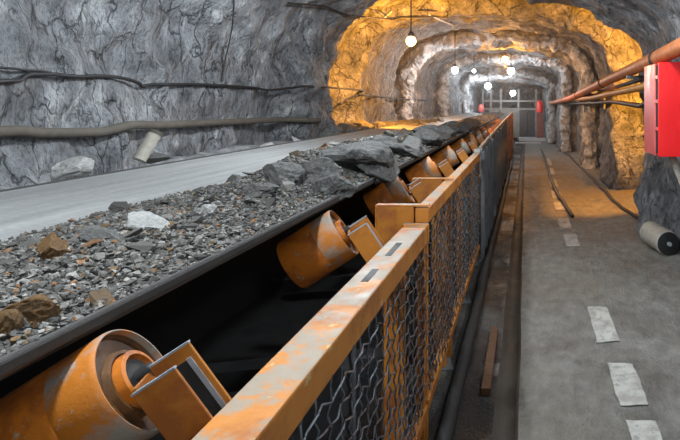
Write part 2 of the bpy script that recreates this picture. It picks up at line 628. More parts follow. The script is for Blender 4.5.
# rubble bank behind the belt
vs = []; fs = []
xa = list(np.linspace(-3.45, -2.36, 20)); ya = list(np.arange(-6, 31, 0.14))
for y in ya:
    for j, x in enumerate(xa):
        t = (x + 3.45) / 1.09
        z = EYE - 0.47 - 0.10 * t + 0.10 * noise.fractal(Vector((x * 2.2, y * 1.6, 1)), 0.8, 2, 4)
        z = min(z, EYE - 0.44 - 0.05 * t)
        vs.append((x, y, z))
nx = len(xa)
for i in range(len(ya) - 1):
    for j in range(nx - 1):
        a = i * nx + j
        fs.append((a, a + 1, a + nx + 1, a + nx))
m = MB(); m.add(vs, fs)
tag(m.build('ground_bank', M['rubble'], smooth=True), 'bank of packed rubble between belt and rock wall', None, None, 'structure')


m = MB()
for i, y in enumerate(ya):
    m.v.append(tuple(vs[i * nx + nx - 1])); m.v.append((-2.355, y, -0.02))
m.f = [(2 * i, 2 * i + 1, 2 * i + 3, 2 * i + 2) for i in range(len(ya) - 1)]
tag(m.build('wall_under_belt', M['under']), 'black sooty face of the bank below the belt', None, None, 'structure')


# ------------------------------------------------------------------ rocks
def hull_mesh(name, npts, flat, mat):
    bm = bmesh.new()
    for k in range(npts):
        p = Vector((random.gauss(0, 1), random.gauss(0, 1), random.gauss(0, 1))).normalized() * random.uniform(0.8, 1.0)
        bm.verts.new((p.x, p.y * random.uniform(0.7, 1.0), p.z * flat))
    r = bmesh.ops.convex_hull(bm, input=bm.verts)
    bmesh.ops.delete(bm, geom=[g for g in r['geom_interior'] if isinstance(g, bmesh.types.BMVert)], context='VERTS')
    bmesh.ops.recalc_face_normals(bm, faces=bm.faces)
    me = bpy.data.meshes.new(name)
    bm.to_mesh(me); bm.free()
    me.materials.append(mat)
    return me


def chunk_mesh(name, mat, seed, ncut=11, rough=0.05, sub=4):
    r = random.Random(seed)
    bm = bmesh.new()
    bmesh.ops.create_icosphere(bm, subdivisions=sub, radius=1.0)
    cuts = []
    for k in range(ncut):
        n = Vector((r.gauss(0, 1), r.gauss(0, 1), r.gauss(0, 1))).normalized()
        cuts.append((n, r.uniform(0.5, 0.85)))
    for v in bm.verts:
        for n, d in cuts:
            e = v.co.dot(n) - d
            if e > 0: v.co -= n * e
    for v in bm.verts:
        v.co += v.co.normalized() * (noise.fractal(v.co * 2.4 + Vector((seed, 0, 0)), 0.8, 2, 3) * rough + (noise.ridged_multi_fractal(v.co * 2.6 + Vector((0, seed, 0)), 0.9, 2.1, 4, 1.0, 2.0) - 1.0) * 0.07)
    me = bpy.data.meshes.new(name)
    bm.to_mesh(me); bm.free()
    me.materials.append(mat)
    return me


VARS = [hull_mesh('ore_stone', random.randint(9, 14), random.uniform(0.5, 0.85), M['gravel_one']) for k in range(16)]
VARR = []
for me in VARS:
    co = np.array([v.co for v in me.vertices])
    fa = [tuple(p.vertices) for p in me.polygons]
    VARR.append((co, fa))

BELT = [(-0.853, 0.417), (-0.95, 0.475), (-1.05, 0.53), (-1.14, 0.56), (-1.42, 0.56), (-1.55, 0.53), (-1.74, 0.455), (-1.85, 0.437), (-2.3, 0.389)]


def belt_d(x):
    xs_ = [-p[0] for p in BELT]
    return float(np.interp(-x, xs_, [p[1] for p in BELT]))


def bed_h(x, y):
    """depth below the eye of the top of the ore bed"""
    t = (-0.864 - x) / 0.88           # 0 at the near lip, 1 at the inner margin
    if t < 0 or t > 1: return None
    d = 0.424 - 0.028 * math.sin(min(1, t * 1.3) * math.pi) + 0.022 * t ** 2
    u = min(1.0, max(0.0, (y - 2.1) / 1.6)); u = u * u * (3 - 2 * u)
    if y > 5.2: u *= max(0.25, 1 - (y - 5.2) / 3.0)
    hump = u * 0.10 * math.exp(-((t - 0.55) / 0.24) ** 2)
    if u > 0: d += u * 0.05 * max(0, t - 0.7) / 0.3
    nz = 0.022 * noise.noise(Vector((x * 5, y * 3.5, 3)))
    return min(d - hump + nz * min(1, t * 6), belt_d(x) + 0.004)


def bed_hit(x, y, lift):
    """where the sight line through a pixel meets the ore bed, `lift` above it"""
    Y = 0.7
    while Y < 22:
        X = (x - VX) / F * Y
        d = (y - VY) / F * Y
        b = bed_h(X, Y)
        if b is not None and d >= b - lift: return W(X, Y, d)
        Y += 0.01
    return None


# ------------------------------------------------------------------ conveyor belt
Y0, Y1 = -1.0, 23.0
belt = empty('conveyor_belt', (-1.55, 12.0, 1.0))
tag(belt, 'grey dusty conveyor belt carrying crushed ore along the tunnel', 'conveyor belt')
bo = Vector((-1.55, 12.0, 1.0))
m = MB()
ya = list(np.arange(Y0, Y1 + 0.01, 0.5))
sec = BELT
fine = []
for (a, b) in zip(sec, sec[1:]):
    for k in range(4):
        fine.append((a[0] + (b[0] - a[0]) * k / 4, a[1] + (b[1] - a[1]) * k / 4))
fine.append(sec[-1])
top = fine
bot = [(x, d + 0.026) for x, d in fine]
loop = top + bot[::-1]
nl = len(loop)
vs = [W(x, y, d) for y in ya for x, d in loop]
fs = []
for i in range(len(ya) - 1):
    for k in range(nl):
        k2 = (k + 1) % nl
        fs.append((i * nl + k, i * nl + k2, (i + 1) * nl + k2, (i + 1) * nl + k))
m.add(vs, fs)
m.build('belt_band', M['belt'], belt, smooth=True, off=bo)
m = MB()
m.box(-0.872, -0.850, Y0, Y1, EYE - 0.446, EYE - 0.419)
m.build('belt_lip', M['belt_edge'], belt, bevel=0.006, off=bo)
m = MB()
m.box(-2.33, -2.295, Y0, Y1, EYE - 0.42, EYE - 0.385)
m.build('belt_lip', M['belt_edge'], belt, bevel=0.006, off=bo)

# ore bed (uncountable fines) as stuff
vs = []; fs = []
ya = list(np.arange(-0.9, 22.8, 0.05)); xa = list(np.linspace(-0.866, -1.742, 34))
for y in ya:
    for x in xa:
        d = bed_h(x, y)
        if d is None: d = belt_d(x) + 0.004
        vs.append(W(x, y, d + 0.006))
nx = len(xa)
for i in range(len(ya) - 1):
    for j in range(nx - 1):
        a = i * nx + j
        fs.append((a, a + 1, a + nx + 1, a + nx))
m = MB(); m.add(vs, fs)
tag(m.build('ore_fines', M['bed'], smooth=True), 'layer of fine crushed ore along the near side of the belt', 'ore', None, 'stuff')


def rot3():
    q = rng.normal(size=4); q /= np.linalg.norm(q)
    w, x, y, z = q
    return np.array([[1 - 2 * (y * y + z * z), 2 * (x * y - z * w), 2 * (x * z + y * w)],
                     [2 * (x * y + z * w), 1 - 2 * (x * x + z * z), 2 * (y * z - x * w)],
                     [2 * (x * z - y * w), 2 * (y * z + x * w), 1 - 2 * (x * x + y * y)]])


def scatter_stuff():
    Vl = []; Fl = []; base = 0
    n = 0
    specs = [(0.75, 3.0, 15000, 0.005, 0.0155), (3.0, 6.5, 6500, 0.008, 0.026), (6.5, 14, 2600, 0.014, 0.035), (14, 22.5, 1000, 0.02, 0.045)]
    for (a, b, cnt, s0, s1) in specs:
        for k in range(cnt):
            y = a + (b - a) * rng.random() ** 1.25
            x = -0.868 - 0.87 * rng.random()
            d = bed_h(x, y)
            if d is None: continue
            t = (-0.864 - x) / 0.88
            if t > 0.86 and rng.random() < (t - 0.86) * 5: continue
            s = s0 + (s1 - s0) * rng.random() ** 2.0
            co, fa = VARR[rng.integers(len(VARR))]
            c = (co * s) @ rot3().T * np.array([1, 1, 0.75]) + np.array([x, y, EYE - d + s * 0.25])
            Vl.append(c)
            Fl += [tuple(i + base for i in q) for q in fa]
            base += len(c)
    me = bpy.data.meshes.new('crushed_ore')
    me.from_pydata(np.concatenate(Vl).tolist(), [], Fl)
    me.materials.append(M['gravel'])
    o = bpy.data.objects.new('crushed_ore', me); COL.objects.link(o)
    tag(o, 'mass of small crushed grey and brown stones on the belt', 'ore', None, 'stuff')


scatter_stuff()

# the larger stones on the belt: individuals
n_ind = 0
tries = 0
spots = []
while n_ind < 270 and tries < 20000:
    tries += 1
    y = 0.95 + 6.2 * random.random() ** 1.5
    x = -0.88 - 0.80 * random.random()
    s = (random.uniform(0.020, 0.034) if random.random() < 0.25 else random.uniform(0.012, 0.021)) * (0.75 + 0.36 * y)
    if any((x - a) ** 2 + (y - b) ** 2 < (0.9 * (s + c)) ** 2 for a, b, c in spots): continue
    d = bed_h(x, y)
    if d is None: continue
    if (x + s * 0.9) > -0.862: continue
    spots.append((x, y, s))
    o = bpy.data.objects.new('ore_stone', random.choice(VARS))
    COL.objects.link(o)
    o.location = (x, y, EYE - d + s * 0.2)
    o.rotation_euler = (random.uniform(-0.5, 0.5), random.uniform(-0.5, 0.5), random.uniform(0, 6.28))
    o.scale = (s * random.uniform(0.8, 1.35), s, s * random.uniform(0.6, 0.9))
    tag(o, 'loose angular stone lying in the crushed ore on the belt', 'stone', 'loose stones on the belt')
    n_ind += 1


def boulder(name, mat, x, y, Y, sx, sy, sz, label, seed, rot=(0, 0, 0), group=None, cat='rock', X=None, sink=0.3, ncut=11, rough=0.05):
    o = bpy.data.objects.new(name, chunk_mesh(name, M[mat], seed, ncut, rough)); COL.objects.link(o)
    o.location = (bed_hit(x, y, sz * 0.45) if name == 'ore_lump' else None) or PY(x, y, Y)
    o.scale = (sx, sy, sz)
    o.rotation_euler = rot
    tag(o, label, cat, group)
    return o


# lumps that can be told apart on the belt (pixel, distance, half sizes)
boulder('ore_lump', 'lump_brown', 34, 312, 1.02, 0.055, 0.045, 0.036, 'rust-brown angular lump of ore beside the near belt lip', 3, (0.1, -0.25, 0.3))
boulder('ore_lump', 'lump_brown', 4, 326, 0.99, 0.025, 0.03, 0.03, 'small brown stone next to the big rust-brown lump', 4)
boulder('ore_lump', 'lump_brown', 52, 249, 1.48, 0.035, 0.05, 0.045, 'rust-stained slanted wedge of rock among grey stones', 8, (0.2, 0.5, 0.4))
boulder('ore_lump', 'lump_grey', 103, 238, 1.62, 0.085, 0.05, 0.022, 'flat grey slab of ore tilted in the crushed stones', 12, (0.1, 0.35, 0.2))
boulder('ore_lump', 'lump_pale', 145, 224, 1.9, 0.075, 0.06, 0.028, 'pale flat stone near the bare part of the belt', 15, (0.1, 0.3, -0.3))
boulder('ore_lump', 'lump_pale', 208, 211, 2.15, 0.03, 0.03, 0.03, 'small yellowish pale pebble on top of the crushed ore', 16)
boulder('ore_lump', 'lump_dark', 354, 158, 3.75, 0.23, 0.30, 0.13, 'biggest dark flat-topped ore slab heaped on the belt', 21, (0.0, 0.06, 0.5), ncut=14)
boulder('ore_lump', 'lump_dark', 376, 166, 3.8, 0.14, 0.28, 0.10, 'dark wedge of ore leaning on the biggest slab', 29, (0.1, 0.45, 0.2))
boulder('ore_lump', 'lump_grey', 317, 173, 3.25, 0.15, 0.16, 0.085, 'rounded grey ore lump in front of the biggest slab', 23, (0.2, 0.1, 0.2), rough=0.16)
boulder('ore_lump', 'lump_grey', 285, 178, 3.0, 0.11, 0.13, 0.075, 'knobbly grey ore lump sloping towards the bare belt', 24, (0, 0.2, 0.9), rough=0.18)
boulder('ore_lump', 'lump_dark', 333, 186, 3.05, 0.10, 0.12, 0.075, 'dark knobbly ore lump close to the belt lip', 25, (0.3, 0, 0.4), rough=0.18)
boulder('ore_lump', 'lump_grey', 262, 190, 2.7, 0.075, 0.09, 0.05, 'crumbly grey ore lump at the foot of the heap', 26, (0, 0.1, 0.4), rough=0.18)
boulder('ore_lump', 'lump_dark', 399, 150, 4.7, 0.17, 0.26, 0.085, 'dark elongated ore lump behind the biggest slab', 31, (0, 0.25, 0.3))
boulder('ore_lump', 'lump_grey', 412, 146, 5.3, 0.15, 0.22, 0.08, 'grey ore lump with split face beside the dark elongated one', 32, (0.1, 0.3, 0.2))
boulder('ore_lump', 'lump_dark', 384, 146, 5.0, 0.16, 0.2, 0.075, 'low dark ore lump edging the smooth belt', 33)
boulder('ore_lump', 'lump_dark', 425, 140, 6.2, 0.17, 0.25, 0.11, 'dark ore lump piled higher past the split one', 34, (0, 0.2, 0.4))
lx = [(436, 136, 7.3), (445, 133, 8.2), (455, 130, 9.3), (430, 134, 7.6), (462, 127, 10.5), (450, 128, 9.6), (468, 124, 12)]
for k, (x, y, Y) in enumerate(lx):
    boulder('ore_lump', 'lump_grey' if k % 2 else 'lump_dark', x, y, Y, 0.17, 0.24, 0.10, 'ore lump in the row lit by the orange lamp', 40 + k,
            (0, 0.2, k * 0.7), 'far ore lumps on the belt')


# ------------------------------------------------------------------ idler rollers
TILT = math.radians(32)


def make_idler():
    base = Vector((-0.66, 0, 0))
    root = empty('idler_roller', base)
    tag(root, 'rusty orange idler roller on its slotted bracket under the belt lip', 'roller', 'idler rollers under the near belt lip')
    ax = Vector((math.cos(TILT), 0, math.sin(TILT)))           # outward, up
    dn = Vector((math.sin(TILT), 0, -math.cos(TILT)))          # down along the bracket
    c = W(-0.775, 0, 0.548)                                    # centre of the outer disc
    A = Matrix(((ax.x, 0, -dn.x, c.x), (0, 1, 0, c.y), (ax.z, 0, -dn.z, c.z), (0, 0, 0, 1)))
    R = 0.112
    m = MB(); m.lathe([(-0.245, R * 0.93), (-0.235, R), (-0.095, R), (-0.09, R)], A, 56)
    drum = m.build('drum', M['drum'], root, True, off=base)
    m = MB(); m.lathe([(-0.0905, R * 1.0), (-0.09, R * 1.003), (-0.010, R * 1.003), (-0.004, R * 0.995), (0.001, R * 0.975), (0.001, R * 0.955), (-0.012, R * 0.95)], A, 56, False)
    m.build('worn_band', M['drum_worn'], drum, True, off=base)['label'] = 'polished bare metal band'
    m = MB()
    m.lathe([(-0.028, R * 0.97), (-0.014, R * 0.955), (-0.020, R * 0.91), (-0.018, R * 0.62), (-0.006, R * 0.60), (-0.006, R * 0.54), (-0.016, R * 0.52), (-0.016, R * 0.3)], A, 56)
    m.build('end_disc', M['disc'], root, True, off=base)
    m = MB(); m.lathe([(-0.02, R * 0.50), (0.010, R * 0.50), (0.012, R * 0.42), (0.0, R * 0.38)], A, 40)
    m.build('bearing_ring', M['drum'], root, True, off=base)
    m = MB(); m.lathe([(-0.01, R * 0.40), (0.004, R * 0.36), (0.005, 0.016), (0.03, 0.016)], A, 32)
    m.build('axle', M['black'], root, True, off=base)
    # bracket: channel open outwards, hanging down the disc plane
    def fl(y0, y1, a0, a1, t0, t1, name, mat, par, bev=0.0015):
        q = MB()
        vs = []
        for a in (a0, a1):
            for t in (t0, t1):
                for yy in (y0, y1):
                    vs.append(c + ax * a + dn * t + Vector((0, yy, 0)))
        q.add(vs, [(0, 1, 3, 2), (4, 6, 7, 5), (0, 4, 5, 1), (2, 3, 7, 6), (0, 2, 6, 4), (1, 5, 7, 3)])
        return q.build(name, M[mat], par, False, bev, off=base)
    br = fl(-0.075, -0.005, 0.022, 0.030, 0.0, 0.34, 'bracket', 'orange', root)
    fl(-0.083, -0.075, 0.022, 0.105, 0.01, 0.34, 'flange', 'orange', br)
    fl(-0.005, 0.003, 0.022, 0.112, -0.005, 0.34, 'flange', 'orange', br)
    fl(-0.0745, -0.0055, 0.031, 0.034, 0.02, 0.32, 'slot', 'black', br, 0)  # shaded inside of the channel painted as black sheets
    fl(-0.0075, -0.0050, 0.030, 0.0925, 0.022, 0.33, 'slot', 'black', br, 0)
    fl(-0.0085, -0.0052, 0.092, 0.1015, 0.02, 0.33, 'edge_strip', 'edge_pale', br, 0)['label'] = 'pale bare steel edge'
    fl(-0.084, -0.074, 0.021, 0.106, 0.006, 0.010, 'lip', 'edge_pale', br, 0)  # light on the flange's top edge painted as a pale strip
    fl(-0.006, 0.004, 0.021, 0.113, -0.009, -0.005, 'lip', 'edge_pale', br, 0)  # light on the other flange's top edge, painted as a pale strip
    # stand leg to the ground
    e = c + ax * 0.06 + dn * 0.30
    m = MB(); m.box(e.x - 0.045, e.x + 0.045, -0.07, 0.07, 0.012, e.z + 0.03)
    m.build('leg', M['orange'], root, False, 0.004, off=base)
    m = MB(); m.box(e.x - 0.08, e.x + 0.08, -0.11, 0.11, 0, 0.012)
    m.build('foot_plate', M['steel'], root, False, 0, off=base)
    # hidden inner rollers of the trough and cross beam
    m = MB(); m.box(-1.5, e.x, -0.05, 0.05, 0.55, 0.63)
    m.build('cross_beam', M['black'], root, False, 0, off=base)  # beam blackened to match the shade under the belt
    return root


idl = make_idler()
ROLL_Y = [1.14, 2.40, 3.62, 4.82, 6.05, 7.3, 8.5, 9.7, 10.9, 12.1, 13.3, 14.5, 15.7, 17.0]
rollers = [idl] + [copy_tree(idl) for y in ROLL_Y[1:]]
OWN = ['rusty idler roller with slotted bracket below the brown ore lump', 'rusty idler roller beside the slots in the worn orange rail',
       'rusty idler roller behind the orange plate at the panel joint', 'rusty idler roller behind the orange plate halfway along the narrow rail']
for k, (o, y) in enumerate(zip(rollers, ROLL_Y)):
    o.location.y = y
    o.rotation_euler.z = math.radians(13)
    o['label'] = OWN[k] if k < 4 else 'rusty idler roller in the row behind the grey sheet fence panels'

# longitudinal stringer under the belt on the far side, carrying the cross beams
st = tag(empty('stringer_beam', (-2.4, 12, 0)), 'dark steel beam under the far edge of the belt', 'beam')
m = MB(); m.box(-2.45, -2.37, Y0, Y1, 0.50, 0.66)
m.build('beam', M['black'], st, off=Vector((-2.4, 12, 0)))
for y in np.arange(0, 23, 2.5):
    m = MB(); m.box(-2.44, -2.38, y - 0.04, y + 0.04, 0, 0.5)
    m.build('post', M['black'], st, off=Vector((-2.4, 12, 0)))


# ------------------------------------------------------------------ guard fence
def wire_mesh(y0, y1, z0, z1, x, sy, sz, r=0.0042, seed=0):
    m = MB()
    rr = random.Random(seed)
    def bulge(y, z):
        return 0.012 * noise.noise(Vector((y * 2.2, z * 2.2, seed)))
    ny = int(round((y1 - y0) / sy)); nz = int(round((z1 - z0) / sz))
    for i in range(1, ny):
        y = y0 + (y1 - y0) * i / ny
        pts = []
        for k in range(nz * 2 + 1):
            z = z0 + (z1 - z0) * k / (nz * 2)
            s = (1 if (k // 2 + i) % 2 else -1) if k % 2 else 0
            pts.append((x + bulge(y, z) + 0.004 * (1 if (k + i) % 2 else -1), y + 0.10 * sy * s + 0.004 * rr.uniform(-1, 1), z))
        m.tube(pts, r, 4, False)
    for j in range(1, nz):
        z = z0 + (z1 - z0) * j / nz
        pts = []
        for k in range(ny * 2 + 1):
            y = y0 + (y1 - y0) * k / (ny * 2)
            pts.append((x + bulge(y, z) + 0.004 * (-1 if (k + j) % 2 else 1), y, z + 0.12 * sz * (1 if k % 4 < 2 else -1) + 0.004 * rr.uniform(-1, 1)))
        m.tube(pts, r, 4, False)
    return m


def fence_panel(name, label, y0, y1, x0, x1, dtop, hgt, mat_top, mesh_par, posts, low=True, extra=None):
    base = Vector(((x0 + x1) / 2, (y0 + y1) / 2, 0))
    root = empty(name, base)
    tag(root, label, 'fence panel', 'guard fence between walkway and conveyor')
    m = MB(); m.box(x0, x1, y0, y1, EYE - dtop - hgt, EYE - dtop)
    m.build('top_rail', M[mat_top], root, False, 0.006, off=base)
    if low:
        m = MB(); m.box(x1 - 0.045, x1, y0, y1, 0.165, 0.215)
        m.build('bottom_rail', M['orange'], root, False, 0.004, off=base)
    for (py, w, mt) in posts:
        m = MB(); m.box(x1 - 0.052, x1 - 0.012, py - w / 2, py + w / 2, 0.0, EYE - dtop - hgt)
        m.build('post', M[mt], root, False, 0.003, off=base)
    if mesh_par:
        sy, sz, r = mesh_par
        w = wire_mesh(y0 + 0.01, y1 - 0.01, 0.2, EYE - dtop - hgt + 0.01, x1 - 0.006, sy, sz, r, int(y0 * 10))
        o = w.build('wire_mesh', M['wire'], root, True, off=base)
        o['kind'] = 'stuff'
    return root, base


r1, b1 = fence_panel('guard_fence_panel', 'fence panel with broad worn orange top rail and woven wire mesh', 0.45, 2.76, -0.60, -0.483, 0.60, 0.087,
                     'orange_dusty', (0.085, 0.062, 0.0034), [(0.5, 0.05, 'orange'), (1.62, 0.03, 'steel'), (2.74, 0.045, 'orange')])
m = MB()
m.box(-0.605, -0.478, 2.735, 2.775, EYE - 0.69, EYE - 0.592)
m.build('end_cap', M['orange_dusty'], r1, False, 0.008, off=b1)
for (cy, l) in ((2.3, 0.10), (1.95, 0.07)):
    m = MB(); m.box(-0.555, -0.53, cy - l, cy + l, EYE - 0.601, EYE - 0.5985)
    m.build('rail_slot', M['black'], r1, off=b1)
r2, b2 = fence_panel('guard_fence_panel', 'wire mesh fence panel with narrow raised pale top rail', 2.80, 5.9, -0.555, -0.485, 0.525, 0.075,
                     'orange_dusty', (0.09, 0.065, 0.0040), [(2.83, 0.05, 'orange'), (3.75, 0.05, 'orange'), (4.8, 0.05, 'steel'), (5.85, 0.06, 'steel')])
m = MB(); m.lathe([(-0.035, 0.03), (-0.03, 0.036), (0.03, 0.036), (0.035, 0.03)], Matrix.Translation(W(-0.515, 5.93, 0.52)), 20)
m.build('end_cap', M['rail_grey'], r2, True, off=b2)
# cross plates from the fence to the conveyor frame
for (yy, xl, dt, hh) in ((2.80, -0.745, 0.518, 0.22), (3.76, -0.755, 0.515, 0.25)):
    base = W(-0.62, yy, 0.7)
    root = tag(empty('cross_plate', base), 'orange angle plate joining the fence %s to the conveyor frame' % ('at the panel joint' if yy < 3 else 'halfway along the narrow rail'), 'bracket')
    m = MB(); m.box(xl, -0.56, yy - 0.006, yy + 0.006, EYE - dt - hh, EYE - dt)
    m.build('web', M['orange'], root, False, 0.002, off=base)
    m = MB(); m.box(xl, -0.485, yy - 0.008, yy + 0.035, EYE - dt, EYE - dt + 0.010)
    m.build('top_flange', M['orange_dusty'], root, False, 0.002, off=base)
    m = MB(); m.box(xl - 0.008, xl, yy - 0.008, yy + 0.06, EYE - dt - hh, EYE - dt + 0.008)
    m.build('side_flange', M['orange_dusty'], root, False, 0.002, off=base)
    m = MB(); m.box(xl + 0.02, xl + 0.07, yy + 0.006, yy + 0.06, 0.0, EYE - dt - hh + 0.1)
    m.build('leg', M['orange'], root, False, 0.002, off=base)

# sheet panels further along
shp = [(6.08, 7.5, 0.50, 0.47, 'sheet', 'rail_grey', 'grey sheet steel fence panel next to the mesh panel'),
       (7.72, 10.0, 0.47, 0.44, 'sheet', 'rail_grey', 'grey sheet steel fence panel between two grey panels'),
       (10.3, 13.6, 0.44, 0.40, 'steel', 'rail_grey', 'dark sheet steel fence panel next to the orange one'),
       (14.0, 20.0, 0.40, 0.36, 'orange', 'orange', 'orange sheet fence panel at the far end of the fence')]
for (a, b, d0, d1, ms, mr, lab) in shp:
    base = Vector((-0.5, (a + b) / 2, 0))
    root = tag(empty('fence_sheet_panel', base), lab, 'fence panel', 'guard fence between walkway and conveyor')
    m = MB()
    for (q0, q1) in ((a, b),):
        vs = [(-0.497, q0, 0.25), (-0.489, q0, 0.25), (-0.489, q1, 0.25), (-0.497, q1, 0.25),
              (-0.497, q0, EYE - d0), (-0.489, q0, EYE - d0), (-0.489, q1, EYE - d1), (-0.497, q1, EYE - d1)]
        m.add(vs, [(3, 2, 1, 0), (4, 5, 6, 7), (0, 1, 5, 4), (1, 2, 6, 5), (2, 3, 7, 6), (3, 0, 4, 7)])
    m.build('sheet', M[ms], root, off=base)
    m = MB(); m.tube([W(-0.50, a - 0.02, d0), W(-0.50, b + 0.02, d1)], 0.026, 12)
    m.build('top_rail', M[mr], root, True, off=base)
    for py in np.linspace(a, b, 4):
        dd = d0 + (d1 - d0) * (py - a) / (b - a)
        m = MB(); m.box(-0.488, -0.448, py - 0.025, py + 0.025, 0, EYE - dd - 0.02)
        m.build('post', M['steel' if ms != 'orange' else 'orange'], root, False, 0, off=base)

# things at the foot of the fence
m = MB()
pts = [(-0.40 + 0.025 * noise.noise(Vector((0, y * 0.8, 2))), y, 0.048) for y in np.arange(1.2, 16, 0.2)]
m.tube(pts, 0.04, 10)
tag(m.build('floor_hose', M['black'], None, True), 'thick black hose on the floor along the foot of the fence', 'hose')
m = MB(); m.box(-0.262, -0.205, 3.25, 4.15, 0.0, 0.045)
tag(m.build('rusty_bar', M['rust_dark'], None, False, 0.004), 'short flat rusty bar on the floor beside the gutter', 'bar')


# ------------------------------------------------------------------ walkway markings and cables
def floor_z(x, y):
    h = 0.028 * noise.fractal(Vector((x * 1.3, y * 0.8, 0)), 0.8, 2, 3) + 0.010 * noise.fractal(Vector((x * 7, y * 6, 2)), 0.8, 2, 3)
    if x > 1.1: h += 0.10 * (x - 1.1) ** 1.5
    return h


DASH = [(2.35, 2.98, 0.61), (3.12, 3.62, 0.605), (3.98, 4.6, 0.585), (6.6, 7.2, 0.56), (7.7, 8.3, 0.55), (8.8, 9.5, 0.545), (10.0, 10.8, 0.56), (11.4, 12.4, 0.58), (13.2, 14.4, 0.61), (15.4, 17, 0.64)]
for (a, b, x) in DASH:
    m = MB(); vs = []; fs = []
    n = 14
    for i in range(n + 1):
        y = a + (b - a) * i / n
        for j in range(5):
            xx = x - 0.08 + 0.16 * j / 4
            if j in (0, 4): xx += 0.008 * noise.noise(Vector((x, y * 9, j)))
            vs.append((xx, y, floor_z(xx, y) + 0.006))
    for i in range(n):
        for j in range(4):
            fs.append((i * 5 + j, i * 5 + j + 1, i * 5 + j + 6, i * 5 + j + 5))
    m.add(vs, fs)
    o = m.build('lane_dash', M['white'])
    sm = o.modifiers.new('thickness', 'SOLIDIFY'); sm.thickness = 0.004; sm.offset = 1
    tag(o, 'worn white dash painted along the middle of the walkway', 'road marking', 'dashes of the painted walkway line')


def floor_cable(name, px, r, label, mat='cable'):
    pts = []
    for (x, y) in px:
        Y = EYE * F / (y - VY)
        X = (x - VX) / F * Y
        pts.append(Vector((X, Y, 0)))
    out = []
    for a, b in zip(pts, pts[1:]):
        for k in range(6):
            p = a.lerp(b, k / 6); p.z = floor_z(p.x, p.y) + r * 0.9; out.append(p)
    m = MB(); m.tube(out, r, 8)
    tag(m.build(name, M[mat], None, True), label, 'hose')


floor_cable('floor_cable', [(541, 150), (546, 163), (551, 180), (558, 196), (566, 209), (574, 219)], 0.03, 'short black cable lying next to the painted dashes')
floor_cable('floor_cable', [(556, 146), (570, 158), (588, 176), (604, 193), (622, 211), (645, 226)], 0.026, 'dark cable curving across the walkway towards the rock wall')
m = MB(); m.box(-0.45, 0.62, 23.0, 23.35, 0.0, 0.07)
tag(m.build('plank', M['pale_steel'], None, False, 0.01), 'pale board lying across the far end of the walkway', 'board')

# ------------------------------------------------------------------ right side: cabinet, pipes, boulder, roller
YB0, YB1 = 5.05, 5.62
cb = W(1.43, 5.3, 0.5)
cab = tag(empty('hose_cabinet', cb), 'bright red metal cabinet hung on the rock wall under the pipes', 'cabinet')
m = MB(); m.box(1.205, 1.60, YB0 + 0.03, YB1, EYE - 0.478, EYE + 0.36)
m.build('body', M['red'], cab, False, 0.008, off=cb)
m = MB(); m.box(1.195, 1.60, YB0, YB0 + 0.022, EYE - 0.487, EYE + 0.37)
m.build('door', M['red'], cab, False, 0.006, off=cb)
m = MB(); m.box(1.188, 1.203, YB0 + 0.12, YB1 + 0.01, EYE - 0.485, EYE + 0.365)
m.build('side_panel', M['red_side'], cab, False, 0.004, off=cb)
m = MB(); m.box(1.198, 1.206, YB0 + 0.035, YB0 + 0.115, EYE - 0.46, EYE + 0.345)
m.build('hinge_gap', M['black'], cab, False, 0, off=cb)
for zz in (0.22, 0.0, -0.25):
    m = MB(); m.box(1.19, 1.2, YB0 + 0.02, YB0 + 0.13, EYE + zz, EYE + zz + 0.03)
    m.build('hinge', M['red_side'], cab, False, 0, off=cb)
m = MB(); m.box(1.60, 1.70, YB0 + 0.15, YB0 + 0.2, EYE + 0.1, EYE + 0.15); m.box(1.60, 1.70, YB0 + 0.15, YB0 + 0.2, EYE - 0.3, EYE - 0.25)
m.build('wall_bracket', M['steel'], cab, False, 0, off=cb)


def px_pipe(name, px, r, label, mat, cat='pipe', n=14, sub=1):
    """px: (x, y, X across)"""
    pts = []
    for (x, y, X) in px:
        Y = F * X / (x - VX)
        pts.append(Vector((X, Y, EYE - (y - VY) / F * Y)))
    m = MB(); m.tube(pts, r, n)
    return tag(m.build(name, M[mat], None, True), label, cat)


m = MB()
big = [Vector((1.32, 3.9, EYE + 0.50)), Vector((1.31, 4.75, EYE + 0.475)), Vector((1.31, 6.3, EYE + 0.43)), Vector((1.30, 8.5, EYE + 0.37)), Vector((1.28, 11.5, EYE + 0.27)),
       Vector((1.22, 15.5, EYE + 0.13)), Vector((1.05, 21.0, EYE + 0.02)), Vector((0.95, 25.5, EYE - 0.02))]
pp = tag(empty('wall_pipe', big[3]), 'thick rusty orange pipe running above the red cabinet', 'pipe')
m.tube(big, 0.075, 18); m.build('pipe', M['pipe'], pp, True, off=big[3])
for (t, k) in ((0.55, 1), (0.3, 3), (0.5, 4)):
    p = big[k].lerp(big[k + 1], t); d = (big[k + 1] - big[k]).normalized()
    m = MB(); m.tube([p - d * 0.035, p + d * 0.035], 0.086, 18); m.build('clamp', M['cable'], pp, True, off=big[3])
m = MB()
px_pipe('wall_pipe', [(652, 84, 1.35), (640, 87.5, 1.35), (620, 92, 1.35), (592, 98, 1.33), (575, 99.5, 1.3), (560, 102, 1.25)], 0.045, 'thinner ochre pipe below the thick rusty pipe', 'pipe_yellow')
px_pipe('wall_cable', [(655, 74, 1.42), (636, 81, 1.42), (612, 88.5, 1.42), (590, 94.5, 1.40), (565, 101, 1.35), (548, 104, 1.2)], 0.03, 'black cable strung between the two orange pipes', 'cable', 'cable')
px_pipe('wall_cable', [(650, 101, 1.45), (641, 106, 1.45), (628, 104, 1.45), (612, 101.5, 1.45), (596, 103, 1.42), (576, 103.5, 1.38), (556, 104.5, 1.25), (546, 105, 1.2)], 0.035, 'sagging black cable below the ochre pipe', 'cable', 'cable')
